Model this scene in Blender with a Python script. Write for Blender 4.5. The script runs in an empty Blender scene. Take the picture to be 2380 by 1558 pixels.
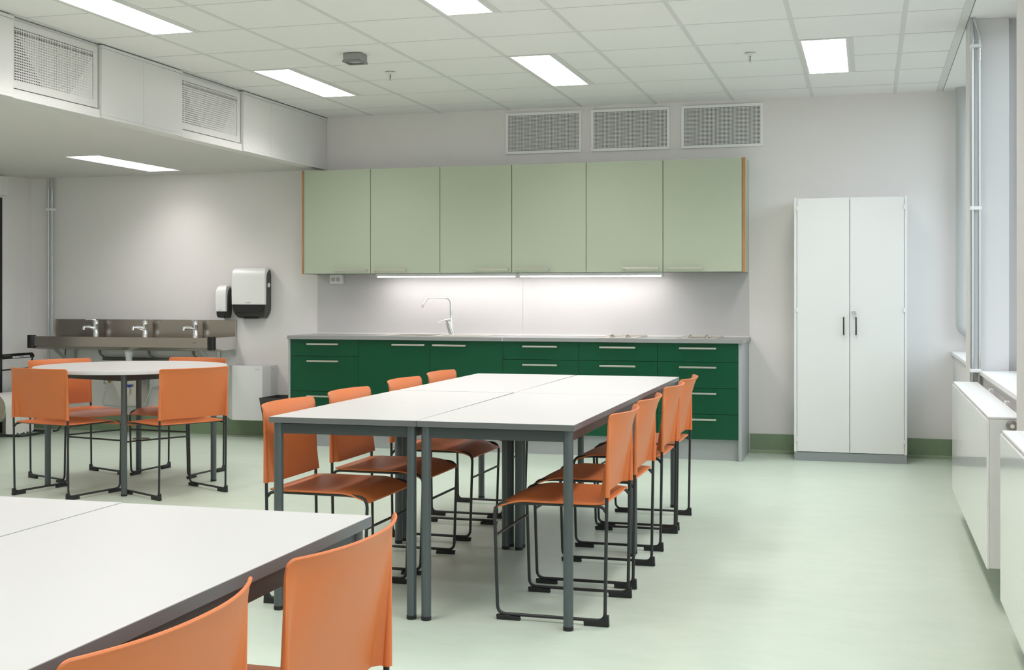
import bpy, bmesh, math, random
from mathutils import Vector, Matrix
random.seed(7)
C = bpy.context.scene.collection
SC = bpy.context.scene
PI = math.pi

# ------------------------------------------------------------------ camera
cam_d = bpy.data.cameras.new('camera'); cam = bpy.data.objects.new('camera', cam_d); C.objects.link(cam)
cam_d.sensor_fit = 'HORIZONTAL'; cam_d.sensor_width = 36.0
cam_d.lens = 36.0 * 2888.85 / 2380.0
cam_d.shift_x = 0.0
cam_d.shift_y = -(779.0 - 689.2) / 2380.0
cam_d.clip_start = 0.05; cam_d.clip_end = 100
cam.location = (0, 0, 1.206)
cam.rotation_euler = (PI/2, 0, 0.2794)
SC.camera = cam

# ------------------------------------------------------------------ world, exposure
W = bpy.data.worlds.new('overcast_sky'); SC.world = W; W.use_nodes = True
bg = W.node_tree.nodes['Background']
# overcast sky above, dim ground below the horizon
_nt = W.node_tree; _tc = _nt.nodes.new('ShaderNodeTexCoord'); _sx = _nt.nodes.new('ShaderNodeSeparateXYZ'); _rp = _nt.nodes.new('ShaderNodeValToRGB')
_nt.links.new(_tc.outputs['Generated'], _sx.inputs[0]); _nt.links.new(_sx.outputs['Z'], _rp.inputs[0]); _nt.links.new(_rp.outputs[0], bg.inputs[0])
_rp.color_ramp.elements[0].position = 0.0; _rp.color_ramp.elements[0].color = (0.24, 0.25, 0.25, 1)
_rp.color_ramp.elements[1].position = 0.03; _rp.color_ramp.elements[1].color = (0.80, 0.90, 1.0, 1)
bg.inputs[1].default_value = 2.8
SC.view_settings.view_transform = 'Standard'; SC.view_settings.look = 'None'
SC.view_settings.gamma = 1.0; SC.view_settings.use_curve_mapping = False
SC.view_settings.exposure = 0.42
SC.cycles.use_denoising = True
SC.cycles.max_bounces = 10; SC.cycles.diffuse_bounces = 6; SC.cycles.caustics_reflective = False; SC.cycles.caustics_refractive = False
SC.cycles.sample_clamp_indirect = 6.0
LAMP = 3.0        # radiance of the ceiling diffusers seen from the side
LAMP_W = 9.5      # downward beam of each ceiling luminaire (low-glare optic)
LAMP_SPREAD = math.radians(125)
LAMP_COL = (1.0, 0.955, 0.94)

def portal(x, y0, y1, z0, z1):
    d = bpy.data.lights.new('window_portal', 'AREA'); d.shape = 'RECTANGLE'; d.size = y1-y0; d.size_y = z1-z0
    d.cycles.is_portal = True
    o = bpy.data.objects.new('window_portal', d); C.objects.link(o)
    o.matrix_world = Matrix.Translation((x, (y0+y1)/2, (z0+z1)/2)) @ Matrix(((0,0,1,0),(1,0,0,0),(0,1,0,0),(0,0,0,1)))
BAYS = [(7.53, 9.73), (5.0, 7.26), (2.47, 4.73), (-0.06, 2.2), (-1.95, -0.33)]
for (a, b) in BAYS: portal(0.92, a, b, 0.82, 2.68)

# ------------------------------------------------------------------ materials
MATS = {}
def mat(name, col, rough=0.5, metal=0.0, spec=0.5, emit=None, es=0.0, coat=0.0, noise=0.0, nscale=8.0, bump=0.0, bscale=200.0, stretch=None, col2=None):
    if name in MATS: return MATS[name]
    m = bpy.data.materials.new(name); m.use_nodes = True; nt = m.node_tree
    b = nt.nodes['Principled BSDF']
    def c4(c): return (c[0], c[1], c[2], 1)
    b.inputs['Base Color'].default_value = c4(col); b.inputs['Roughness'].default_value = rough
    b.inputs['Metallic'].default_value = metal; b.inputs['Specular IOR Level'].default_value = spec
    b.inputs['Coat Weight'].default_value = coat; b.inputs['Coat Roughness'].default_value = 0.08
    if emit: b.inputs['Emission Color'].default_value = c4(emit); b.inputs['Emission Strength'].default_value = es
    if noise or bump:
        tc = nt.nodes.new('ShaderNodeTexCoord'); mp = nt.nodes.new('ShaderNodeMapping')
        nt.links.new(tc.outputs['Object'], mp.inputs[0])
        if stretch: mp.inputs['Scale'].default_value = stretch
    if noise:
        n = nt.nodes.new('ShaderNodeTexNoise'); n.inputs['Scale'].default_value = nscale; n.inputs['Detail'].default_value = 6; n.inputs['Roughness'].default_value = 0.65
        nt.links.new(mp.outputs[0], n.inputs['Vector'])
        r = nt.nodes.new('ShaderNodeValToRGB'); r.color_ramp.elements[0].position = 0.3; r.color_ramp.elements[1].position = 0.7
        c2 = col2 or tuple(max(0, c*(1-noise)) for c in col)
        r.color_ramp.elements[0].color = c4(c2); r.color_ramp.elements[1].color = c4(col)
        nt.links.new(n.outputs['Fac'], r.inputs[0]); nt.links.new(r.outputs[0], b.inputs['Base Color'])
    if bump:
        n2 = nt.nodes.new('ShaderNodeTexNoise'); n2.inputs['Scale'].default_value = bscale; n2.inputs['Detail'].default_value = 3
        nt.links.new(mp.outputs[0], n2.inputs['Vector'])
        bp = nt.nodes.new('ShaderNodeBump'); bp.inputs['Strength'].default_value = bump; bp.inputs['Distance'].default_value = 0.001
        nt.links.new(n2.outputs['Fac'], bp.inputs['Height']); nt.links.new(bp.outputs[0], b.inputs['Normal'])
    MATS[name] = m; return m

FLOOR = mat('green_linoleum', (0.53, 0.605, 0.515), 0.36, noise=1, col2=(0.485, 0.562, 0.472), nscale=5.0, stretch=(1.0, 2.2, 1), bump=0.12, bscale=160)
COVE = mat('dark_green_linoleum', (0.235, 0.315, 0.20), 0.42, noise=1, col2=(0.195, 0.27, 0.165), nscale=120)
COVE_EDGE = mat('pale_cove_edge', (0.50, 0.58, 0.42), 0.5)
WALL = mat('wall_paint', (0.80, 0.765, 0.757), 0.62, spec=0.3, bump=0.15, bscale=260)
WALLW = mat('white_wall_paint', (0.80, 0.79, 0.77), 0.55, spec=0.3)
PILLAR = mat('pillar_paint', (0.67, 0.65, 0.655), 0.6, spec=0.3, bump=0.1, bscale=220)
TILE = mat('ceiling_tile', (0.83, 0.815, 0.81), 0.85, spec=0.1, bump=0.2, bscale=500)
TBAR = mat('ceiling_bar', (0.68, 0.67, 0.665), 0.6, spec=0.2)
GAP = mat('shadow_gap', (0.12, 0.12, 0.12), 0.8)
SOFF = mat('soffit_paint', (0.66, 0.635, 0.62), 0.7, spec=0.2)
CLAD = mat('white_cladding', (0.72, 0.705, 0.695), 0.4)
LAMPM = mat('lamp_diffuser', (0.9, 0.9, 0.9), 0.5, emit=LAMP_COL, es=LAMP)
LEDM = mat('led_diffuser', (0.9, 0.9, 0.9), 0.5, emit=(1.0, 0.955, 0.93), es=16.0)
VENTW = mat('vent_enamel', (0.88, 0.87, 0.86), 0.4)
WHITE = mat('white_enamel', (0.735, 0.735, 0.73), 0.38)
GLOSSW = mat('glossy_white_enamel', (0.84, 0.84, 0.83), 0.12, coat=0.5)
PLASTW = mat('white_plastic', (0.82, 0.815, 0.81), 0.3)
PLASTG = mat('dark_grey_plastic', (0.045, 0.043, 0.042), 0.35)
PLASTB = mat('black_gloss_plastic', (0.012, 0.012, 0.012), 0.18)
ORANGE = mat('orange_plastic', (0.60, 0.158, 0.041), 0.46, bump=0.12, bscale=900)
BLACK = mat('black_powder_coat', (0.018, 0.019, 0.02), 0.42)
RUBBER = mat('black_rubber', (0.012, 0.012, 0.012), 0.6)
LAMIN = mat('white_laminate', (0.575, 0.562, 0.555), 0.33)
EDGE = mat('grey_edge_band', (0.125, 0.128, 0.128), 0.45)
APRON = mat('grey_apron_lacquer', (0.058, 0.066, 0.067), 0.42, metal=0.2)
LEG = mat('grey_metallic_lacquer', (0.098, 0.114, 0.118), 0.34, metal=0.35, noise=0.12, nscale=900)
GREEN = mat('deep_green_laminate', (0.003, 0.070, 0.030), 0.30, spec=0.35)
SAGE = mat('sage_laminate', (0.435, 0.480, 0.370), 0.42)
CHIP = mat('brown_board_edge', (0.13, 0.09, 0.05), 0.7)
WOOD = mat('orange_board_edge', (0.50, 0.24, 0.09), 0.6, noise=0.25, nscale=30, stretch=(1, 1, 0.2))
CARC = mat('grey_carcass', (0.36, 0.375, 0.38), 0.45)
TOPG = mat('grey_worktop', (0.30, 0.30, 0.30), 0.35, noise=0.08, nscale=300)
TOPL = mat('pale_joint_strip', (0.75, 0.74, 0.72), 0.4)
SPLASH = mat('grey_splashback', (0.57, 0.55, 0.548), 0.35)
STEEL = mat('brushed_steel', (0.43, 0.375, 0.33), 0.25, metal=1.0, noise=0.10, nscale=60, stretch=(0.3, 3, 12))
STEELL = mat('satin_nickel', (0.74, 0.70, 0.65), 0.32, metal=0.9)
CHROME = mat('chrome', (0.86, 0.87, 0.88), 0.07, metal=1.0)
PIPE = mat('zinc_pipe', (0.55, 0.58, 0.58), 0.28, metal=0.9)
DARK = mat('painted_hole_shade', (0.006, 0.006, 0.006), 0.9)  # near-black colour stands in for shade behind the perforated sheets
MIDG = mat('mid_grey_sheet', (0.42, 0.42, 0.41), 0.7)
BLUE = mat('blue_handle', (0.01, 0.05, 0.45), 0.35)
BRASS = mat('brass', (0.45, 0.3, 0.1), 0.35, metal=1.0)
PAPER = mat('paper', (0.78, 0.76, 0.72), 0.85)
PAPERE = mat('paper_roll_end', (0.50, 0.42, 0.33), 0.9, noise=0.15, nscale=60)
PRINT = mat('grey_print', (0.16, 0.16, 0.16), 0.6)
PRINTL = mat('pale_print', (0.45, 0.45, 0.45), 0.6)
PIPEP = mat('painted_drain_pipe', (0.52, 0.53, 0.54), 0.45)
PIPED = mat('dull_pipe', (0.16, 0.155, 0.14), 0.35, metal=0.8)
VALVE = mat('dark_satin_metal', (0.35, 0.33, 0.31), 0.3, metal=0.9)
RED = mat('dark_red_bulb', (0.10, 0.02, 0.025), 0.2)
WOODD = mat('dark_door_frame', (0.012, 0.012, 0.013), 0.4)
def glass_mat():
    m = bpy.data.materials.new('window_glass'); m.use_nodes = True; nt = m.node_tree; nt.nodes.clear()
    o = nt.nodes.new('ShaderNodeOutputMaterial'); t = nt.nodes.new('ShaderNodeBsdfTransparent'); g = nt.nodes.new('ShaderNodeBsdfGlossy'); g.inputs['Roughness'].default_value = 0.02
    lw = nt.nodes.new('ShaderNodeLayerWeight'); lw.inputs[0].default_value = 0.5; p = nt.nodes.new('ShaderNodeMath'); p.operation = 'POWER'; p.inputs[1].default_value = 4.0; nt.links.new(lw.outputs['Facing'], p.inputs[0]); f = nt.nodes.new('ShaderNodeMath'); f.operation = 'MULTIPLY_ADD'; f.inputs[1].default_value = 0.7; f.inputs[2].default_value = 0.04; nt.links.new(p.outputs[0], f.inputs[0]); mx = nt.nodes.new('ShaderNodeMixShader'); t.inputs[0].default_value = (0.93, 0.96, 0.95, 1)
    nt.links.new(f.outputs[0], mx.inputs[0]); nt.links.new(t.outputs[0], mx.inputs[1]); nt.links.new(g.outputs[0], mx.inputs[2]); nt.links.new(mx.outputs[0], o.inputs[0])
    return m
GLASS = glass_mat()

# ------------------------------------------------------------------ mesh helpers
class MB:
    def __init__(s): s.v = []; s.f = []; s.m = []; s.cur = 0
    def add(s, vs, fs):
        n = len(s.v); s.v += [tuple(p) for p in vs]
        for f in fs: s.f.append([n+i for i in f]); s.m.append(s.cur)
        return s
    def box(s, x0, x1, y0, y1, z0, z1):
        if x0 > x1: x0, x1 = x1, x0
        if y0 > y1: y0, y1 = y1, y0
        if z0 > z1: z0, z1 = z1, z0
        return s.add([(x0,y0,z0),(x1,y0,z0),(x1,y1,z0),(x0,y1,z0),(x0,y0,z1),(x1,y0,z1),(x1,y1,z1),(x0,y1,z1)],
                     [(0,3,2,1),(4,5,6,7),(0,1,5,4),(1,2,6,5),(2,3,7,6),(3,0,4,7)])
    def tube(s, pts, r, n=10, closed=False):
        P = [Vector(p) for p in pts]; k = len(P)
        rr = r if isinstance(r, (list, tuple)) else [r]*k
        T = []
        for i in range(k):
            a = P[(i-1) % k] if (closed or i > 0) else P[i]; b = P[(i+1) % k] if (closed or i < k-1) else P[i]
            T.append((b-a).normalized())
        u = T[0].orthogonal().normalized(); rings = []; vs = []
        for i in range(k):
            if i > 0:
                q = T[i-1].rotation_difference(T[i]); u = q @ u
            u = (u - T[i]*u.dot(T[i])).normalized(); w = T[i].cross(u)
            for j in range(n):
                a = 2*PI*j/n; vs.append(P[i] + (u*math.cos(a)+w*math.sin(a))*rr[i])
        fs = []
        for i in range(k if closed else k-1):
            i2 = (i+1) % k
            for j in range(n):
                j2 = (j+1) % n; fs.append((i*n+j, i*n+j2, i2*n+j2, i2*n+j))
        if not closed: fs.append(tuple(range(n-1, -1, -1))); fs.append(tuple((k-1)*n+j for j in range(n)))
        return s.add(vs, fs)
    def cyl(s, p0, p1, r0, r1=None, n=20):
        return s.tube([p0, p1], [r0, r0 if r1 is None else r1], n)
    def lathe(s, prof, c=(0,0,0), axis='z', n=24):
        vs = []; fs = []; k = len(prof)
        for (r, h) in prof:
            for j in range(n):
                a = 2*PI*j/n; x, y = r*math.cos(a), r*math.sin(a)
                p = {'z': (x, y, h), 'y': (x, h, y), 'x': (h, x, y)}[axis]
                vs.append((c[0]+p[0], c[1]+p[1], c[2]+p[2]))
        for i in range(k-1):
            for j in range(n):
                j2 = (j+1) % n; fs.append((i*n+j, i*n+j2, (i+1)*n+j2, (i+1)*n+j))
        fs.append(tuple(range(n-1, -1, -1))); fs.append(tuple((k-1)*n+j for j in range(n)))
        return s.add(vs, fs)
    def prism(s, poly, axis, a0, a1):
        # poly: list of 2D points; axis x -> (y,z), y -> (x,z), z -> (x,y)
        n = len(poly); vs = []
        for a in (a0, a1):
            for (p, q) in poly: vs.append({'x': (a, p, q), 'y': (p, a, q), 'z': (p, q, a)}[axis])
        return s.add(vs, [tuple(range(n-1, -1, -1)), tuple(range(n, 2*n))] + [(i, (i+1) % n, n+(i+1) % n, n+i) for i in range(n)])
    def grid(s, fn, nu, nv, th):
        # closed shell: fn(i/nu, j/nv) -> point ; thickness th along normal
        P = [[Vector(fn(i/nu, j/nv)) for j in range(nv+1)] for i in range(nu+1)]
        N = [[None]*(nv+1) for _ in range(nu+1)]
        for i in range(nu+1):
            for j in range(nv+1):
                du = P[min(i+1, nu)][j]-P[max(i-1, 0)][j]; dv = P[i][min(j+1, nv)]-P[i][max(j-1, 0)]
                N[i][j] = du.cross(dv).normalized()
        vs = [P[i][j] for i in range(nu+1) for j in range(nv+1)] + [P[i][j]-N[i][j]*th for i in range(nu+1) for j in range(nv+1)]
        o = (nu+1)*(nv+1); id_ = lambda i, j: i*(nv+1)+j
        fs = []
        for i in range(nu):
            for j in range(nv):
                q = (id_(i,j), id_(i+1,j), id_(i+1,j+1), id_(i,j+1)); fs.append(q); fs.append(tuple(o+k for k in reversed(q)))
        for i in range(nu):
            fs.append((id_(i,0), o+id_(i,0), o+id_(i+1,0), id_(i+1,0))); fs.append((id_(i+1,nv), o+id_(i+1,nv), o+id_(i,nv), id_(i,nv)))
        for j in range(nv):
            fs.append((id_(0,j+1), o+id_(0,j+1), o+id_(0,j), id_(0,j))); fs.append((id_(nu,j), o+id_(nu,j), o+id_(nu,j+1), id_(nu,j+1)))
        return s.add(vs, fs)
    def text(s, txt, size, M):
        cu = bpy.data.curves.new('t', 'FONT'); cu.body = txt; cu.size = size; cu.align_x = 'CENTER'; cu.align_y = 'CENTER'; cu.extrude = 0.0004
        o = bpy.data.objects.new('t', cu); C.objects.link(o)
        me = bpy.data.meshes.new_from_object(o.evaluated_get(bpy.context.evaluated_depsgraph_get()))
        s.add([M @ v.co for v in me.vertices], [tuple(p.vertices) for p in me.polygons])
        bpy.data.objects.remove(o); bpy.data.curves.remove(cu); bpy.data.meshes.remove(me); return s
    def build(s, name, mats, parent=None, label=None, bevel=0.0, seg=2, flat=False):
        if not isinstance(mats, (list, tuple)): mats = [mats]
        off = Vector((0,0,0))
        o_loc = None
        if parent is not None:
            p = parent
            while p is not None: off += p.location; p = p.parent
        else:
            xs = [v[0] for v in s.v]; ys = [v[1] for v in s.v]; zs = [v[2] for v in s.v]
            off = Vector(((min(xs)+max(xs))/2, (min(ys)+max(ys))/2, min(zs))); o_loc = off
        me = bpy.data.meshes.new(name)
        me.from_pydata([(v[0]-off.x, v[1]-off.y, v[2]-off.z) for v in s.v], [], s.f)
        for m in mats: me.materials.append(m)
        me.polygons.foreach_set('material_index', s.m)
        bm = bmesh.new(); bm.from_mesh(me)
        bmesh.ops.recalc_face_normals(bm, faces=bm.faces)
        for f in bm.faces: f.smooth = not flat
        for e in bm.edges:
            if len(e.link_faces) == 2 and e.calc_face_angle(0) > math.radians(38): e.smooth = False
        bm.to_mesh(me); bm.free()
        o = bpy.data.objects.new(name, me); C.objects.link(o)
        if bevel:
            b = o.modifiers.new('bevel', 'BEVEL'); b.width = bevel; b.segments = seg; b.limit_method = 'ANGLE'; b.angle_limit = math.radians(38); b.harden_normals = True
        if parent is not None: o.parent = parent
        else: o.location = o_loc
        if label: o['label'] = label
        return o

def fillet(pts, r, n=6):
    P = [Vector(p) for p in pts]; out = [P[0]]
    rs = r if isinstance(r, (list, tuple)) else [r]*(len(P)-2)
    for i in range(1, len(P)-1):
        a = (P[i-1]-P[i]); b = (P[i+1]-P[i]); ang = a.angle(b); t = rs[i-1]/math.tan(ang/2)
        t = min(t, a.length*0.49, b.length*0.49)
        p0 = P[i]+a.normalized()*t; p1 = P[i]+b.normalized()*t
        for k in range(n+1):
            q = k/n; out.append((1-q)**2*p0 + 2*q*(1-q)*P[i] + q*q*p1)
    out.append(P[-1]); return out

def thing(name, label, cat, loc=(0,0,0), group=None):
    o = bpy.data.objects.new(name, None); C.objects.link(o); o.location = loc; o.empty_display_size = 0.1
    o['label'] = label; o['category'] = cat
    if group: o['group'] = group
    return o
def tag(o, label, cat, group=None):
    o['label'] = label; o['category'] = cat
    if group: o['group'] = group
    return o
def struct(o): o['kind'] = 'structure'; return o
def dup(root, loc, rz, label, group=None):
    r = root.copy(); C.objects.link(r); r.location = loc; r.rotation_euler = (0, 0, rz); r['label'] = label
    if group: r['group'] = group
    def rec(src, dst):
        for ch in [c for c in bpy.data.objects if c.parent == src]:
            c = ch.copy(); C.objects.link(c); c.parent = dst; rec(ch, c)
    rec(root, r); return r

# text matrix: facing -y (towards the camera side), placed at p
def facing(p): return Matrix.Translation(p) @ Matrix.Rotation(PI/2, 4, 'X')

# ------------------------------------------------------------------ dimensions
YW = 9.732; XR = 0.60; XL = -7.382; ZC = 2.729; YF = -2.0; XS = -4.43; ZS = 2.283; YA = YW-0.0015

# ------------------------------------------------------------------ room shell
struct(MB().box(XL-0.1, 1.0, YF-0.1, YW+0.15, -0.12, 0).build('floor', FLOOR))
struct(MB().box(XS-0.13, 1.0, YF, YW+0.1, ZC, ZC+0.1).build('ceiling', TILE))
struct(MB().box(XL-0.1, XS-0.121, YF, YW, ZS, ZS+0.2).build('ceiling_soffit', SOFF))
struct(MB().box(XL-0.1, 1.0, YW, YW+0.15, 0, ZC+0.05).build('wall_back', WALL))
struct(MB().box(XL-0.1, 1.0, YF-0.15, YF, 0, ZC+0.05).build('wall_front', WALLW))
# left wall with a door opening next to the paper stand
m = MB(); m.box(XL-0.15, XL, 9.33, YW, 0, ZS); m.box(XL-0.15, XL, YF, 8.35, 0, ZS); m.box(XL-0.15, XL, 8.35, 9.33, 2.08, ZS)
struct(m.build('wall_left', WALL))
m = MB(); m.box(XL-0.10, XL+0.012, 9.27, 9.33, 0, 2.08); m.box(XL-0.10, XL+0.012, 8.35, 8.41, 0, 2.08); m.box(XL-0.10, XL+0.012, 8.41, 9.27, 2.02, 2.08)
dr = struct(m.build('door_1', WOODD))
MB().box(XL-0.09, XL-0.05, 8.41, 9.27, 0.005, 2.02).build('door_leaf', mat('grey_door', (0.3, 0.3, 0.3), 0.4), dr)
m = MB(); m.tube(fillet([(XL-0.05, 9.19, 1.02), (XL+0.0, 9.19, 1.02), (XL+0.0, 9.07, 1.02)], 0.012), 0.009); m.build('door_handle', STEELL, dr)
struct(MB().box(XL, XL+0.035, 8.30, 9.382, 2.10, 2.268).build('trim_3', WALLW, bevel=0.003))
# soffit side wall and its cladding
struct(MB().box(XS-0.12, XS-0.05, YF, YW, ZS, ZC).build('wall_soffit', CLAD))
def clad(y0, y1, joints, nm):
    m = MB(); ys = [y0]+joints+[y1]
    for a, b in zip(ys[:-1], ys[1:]):
        m.box(XS-0.05, XS, a+0.001, b-0.001, ZS+0.016, 2.700)
    m.box(XS-0.05, XS+0.004, y0, y1, 2.701, 2.719)
    m.box(XS-0.05, XS+0.004, y0, y1, ZS-0.004, ZS+0.015)
    struct(m.build(nm, CLAD, bevel=0.0015))
clad(6.502, 7.415, [6.95], 'trim_4'); clad(8.262, 9.728, [8.70, 9.306], 'trim_5'); clad(4.60, 5.70, [5.15], 'trim_6')
clad(YF, 3.8, [], 'trim_7')
# ceiling grid
m = MB(); PY = 0.5883; Y0 = 9.3216; X0 = -3.412
LX = [X0-0.6, X0+0.6*2, X0+0.6*5]                      # grid lines with luminaires on their right
LROW = [(1, 3), (5, 7), (9, 11), (13, 15)]  # rows towards and behind the camera are unseen, added for illumination
for i in range(-1, 7):
    x = X0+0.6*i; m.box(x-0.012, x+0.012, YF, YW, ZC-0.003, ZC+0.001)
for r in range(0, 20):
    y = Y0-PY*r
    if y < YF: break
    m.box(XS, 0.49, y-0.0035, y+0.0035, ZC-0.0022, ZC+0.001)
m.box(0.482, 0.525, YF, YW, ZC-0.004, ZC+0.001)
m.box(XS+0.001, XS+0.012, YF, YW, ZC-0.004, ZC+0.001)
struct(m.build('trim_1', TBAR))
struct(MB().box(0.5262, 0.5288, YF, YW, ZC-0.003, ZC+0.001).build('trim_2', GAP))
# baseboards (linoleum cove)
def cove(nm, x0, x1):
    m = MB(); m.box(x0, x1, YW-0.006, YW, 0.018, 0.148)
    m.cur = 1; m.prism([(YW-0.035, 0.0), (YW-0.030, 0.004), (YW-0.014, 0.012), (YW-0.006, 0.026), (YW, 0.026), (YW, 0.0)], 'x', x0, x1)
    struct(m.build(nm, [COVE, COVE]))
    MB().box(x0, x1, YW-0.041, YW-0.036, 0, 0.0025).build('weld_line', COVE_EDGE, bpy.data.objects[nm])
cove('baseboard_back', -7.38, -4.515); cove('baseboard_back_right', -0.88, XR)
struct(MB().box(XL, XL+0.006, YF, 8.30, 0.0, 0.148).build('baseboard_left', COVE))
struct(MB().box(XR-0.006, XR, YF, YW-0.01, 0.0, 0.148).build('baseboard_right', COVE))

# right side: parapet, pillars, windows, sills
m = MB(); m.box(XR, 0.88, YF, YW, 0, 0.775)
struct(m.build('wall_right', PILLAR))
for k, y in enumerate([7.26, 4.73, 2.2, -0.33]):
    struct(MB().box(0.533, 0.736, y, y+0.27, 0, ZC).build('wall_right_pillar', PILLAR, bevel=0.002))
    struct(MB().box(0.736, 0.88, y+0.05, y+0.22, 0, ZC).build('wall_right_pier', PILLAR))
for k, (a, b) in enumerate(BAYS):
    m = MB(); a2, b2 = a-0.05, b+0.05
    if k == 0: b2 = YW
    fw = 0.06
    m.box(0.80, 0.86, a2, a2+fw, 0.80, 2.727); m.box(0.80, 0.86, b2-fw, b2, 0.80, 2.727)
    m.box(0.80, 0.86, a2+fw, b2-fw, 0.80, 0.87); m.box(0.80, 0.86, a2+fw, b2-fw, 2.66, 2.727)
    mid = (a2+b2)/2; m.box(0.80, 0.86, mid-0.04, mid+0.04, 0.87, 2.66)
    w = struct(m.build('window_%d' % (k+1), WHITE, bevel=0.003))
    MB().box(0.828, 0.832, a2+fw, b2-fw, 0.87, 2.66).build('window_glass', GLASS, w)
    MB().box(0.583, 0.80, a+0.003, b-0.003, 0.776, 0.80).build('window_sill', WHITE, w, bevel=0.004)

# ------------------------------------------------------------------ luminaires
def beam(t, xa, xb, ya, yb, z, w):
    d = bpy.data.lights.new('lamp_beam', 'AREA'); d.shape = 'RECTANGLE'; d.size = xb-xa; d.size_y = yb-ya
    d.energy = w; d.color = LAMP_COL; d.spread = LAMP_SPREAD
    o = bpy.data.objects.new('lamp_beam', d); C.objects.link(o); o.parent = t
    o.location = Vector(((xa+xb)/2, (ya+yb)/2, z)) - t.location
def ceiling_lamp(x, y0, y1, label, z=ZC):
    t = thing('ceiling_light', label, 'ceiling light', (x+0.17, (y0+y1)/2, z-0.01), 'recessed ceiling lights')
    m = MB(); a, b = x+0.0125, x+0.295
    m.box(a, a+0.014, y0, y1, z-0.0045, z); m.box(b-0.014, b, y0, y1, z-0.0045, z)
    m.box(a+0.014, b-0.014, y0, y0+0.02, z-0.0045, z); m.box(a+0.014, b-0.014, y1-0.02, y1, z-0.0045, z)
    m.build('frame', CLAD, t)
    MB().box(b, b+0.03, y0, y1, z-0.0036, z).build('side_rail', TBAR, t)
    MB().box(a+0.014, b-0.014, y0+0.02, y1-0.02, z-0.0036, z-0.0005).build('diffuser', LAMPM, t, label='glowing white diffuser')
    beam(t, a+0.016, b-0.016, y0+0.022, y1-0.022, z-0.004, LAMP_W)
    return t
names = {(0,0): 'glowing ceiling light nearest the left vents, far end of the left row', (1,0): 'glowing ceiling light before the middle wall grille', (2,0): 'squarish glowing ceiling light near the window wall, above the white tall cabinet',
         (0,1): 'long glowing ceiling light cut by the top edge above the nearer side vent', (1,1): 'glowing ceiling light cut by the top edge, right of the grey sensor box'}
for i, x in enumerate(LX):
    for j, (r0, r1) in enumerate(LROW):
        lab = names.get((i, j), 'unseen glowing ceiling light %s of the room, %s the camera' % (['over the left side', 'over the middle', 'over the window side'][i], ['in front of', 'just ahead of', 'almost above', 'behind'][j]))
        ceiling_lamp(x, Y0-PY*r1+0.004, Y0-PY*r0-0.004, lab)
for j, (a, b) in enumerate([(8.21, 9.43), (5.85, 7.07), (3.5, 4.72), (1.1, 2.32)]):  # all but the farthest are unseen, added to light the room
    lab = ['glowing light set flat in the lowered grey ceiling, above the wash trough', 'unseen glowing light in the lowered ceiling left of the side vents', 'unseen glowing light in the lowered ceiling left of the foreground tables', 'unseen glowing light in the lowered ceiling beside the camera'][j]
    t = thing('soffit_light', lab, 'ceiling light', (-5.79, (a+b)/2, ZS-0.01), 'lights in the lowered ceiling')
    m = MB(); m.box(-5.965, -5.935, a, b, ZS-0.004, ZS+0.001); m.box(-5.645, -5.615, a, b, ZS-0.004, ZS+0.001); m.box(-5.935, -5.645, a, a+0.03, ZS-0.004, ZS+0.001); m.box(-5.935, -5.645, b-0.03, b, ZS-0.004, ZS+0.001)
    m.build('frame', CLAD, t); MB().box(-5.935, -5.645, a+0.03, b-0.03, ZS-0.0032, ZS-0.0005).build('diffuser', LAMPM, t); beam(t, -5.93, -5.65, a+0.035, b-0.035, ZS-0.0036, LAMP_W*0.72)

# sensor box and sprinklers
t = thing('ceiling_sensor', 'small grey metal box hanging under the ceiling tiles, left of the middle', 'sensor', (-3.098, 7.228, 2.67))
m = MB(); m.box(-3.157, -3.040, 7.172, 7.285, 2.682, ZC-0.0035); m.build('housing', mat('grey_box', (0.34, 0.34, 0.33), 0.5, metal=0.3), t, bevel=0.002)
m = MB(); m.box(-3.160, -3.037, 7.169, 7.180, 2.670, 2.682); m.box(-3.160, -3.037, 7.277, 7.288, 2.670, 2.682); m.box(-3.160, -3.149, 7.18, 7.277, 2.670, 2.682); m.box(-3.048, -3.037, 7.18, 7.277, 2.670, 2.682)
m.build('rim', mat('grey_box_rim', (0.24, 0.24, 0.235), 0.5), t)
MB().box(-3.125, -3.07, 7.205, 7.255, 2.676, 2.683).build('lens', MIDG, t)
for (x, y, lab) in [(-3.117, 7.87, 'small sprinkler head under the ceiling right of the grey sensor box'), (-0.712, 7.88, 'small sprinkler head under the ceiling left of the squarish window-side light')]:
    t = thing('sprinkler', lab, 'sprinkler', (x, y, 2.66), 'ceiling sprinklers')
    MB().lathe([(0.034, ZC-0.0035), (0.034, ZC-0.006), (0.014, ZC-0.012), (0.011, ZC-0.012)], (x, y, 0)).build('escutcheon', CLAD, t)
    m = MB(); m.cyl((x, y, ZC-0.012), (x, y, ZC-0.022), 0.009, n=12)
    for s in (-1, 1): m.tube(fillet([(x+0.008*s, y, ZC-0.02), (x+0.013*s, y, ZC-0.035), (x+0.003*s, y, ZC-0.055)], 0.01), 0.0018, 6)
    m.cyl((x, y, ZC-0.055), (x, y, ZC-0.058), 0.012, n=14); m.build('frame', CHROME, t)
    MB().cyl((x, y, ZC-0.022), (x, y, ZC-0.05), 0.003, n=8).build('bulb', RED, t)

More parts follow.
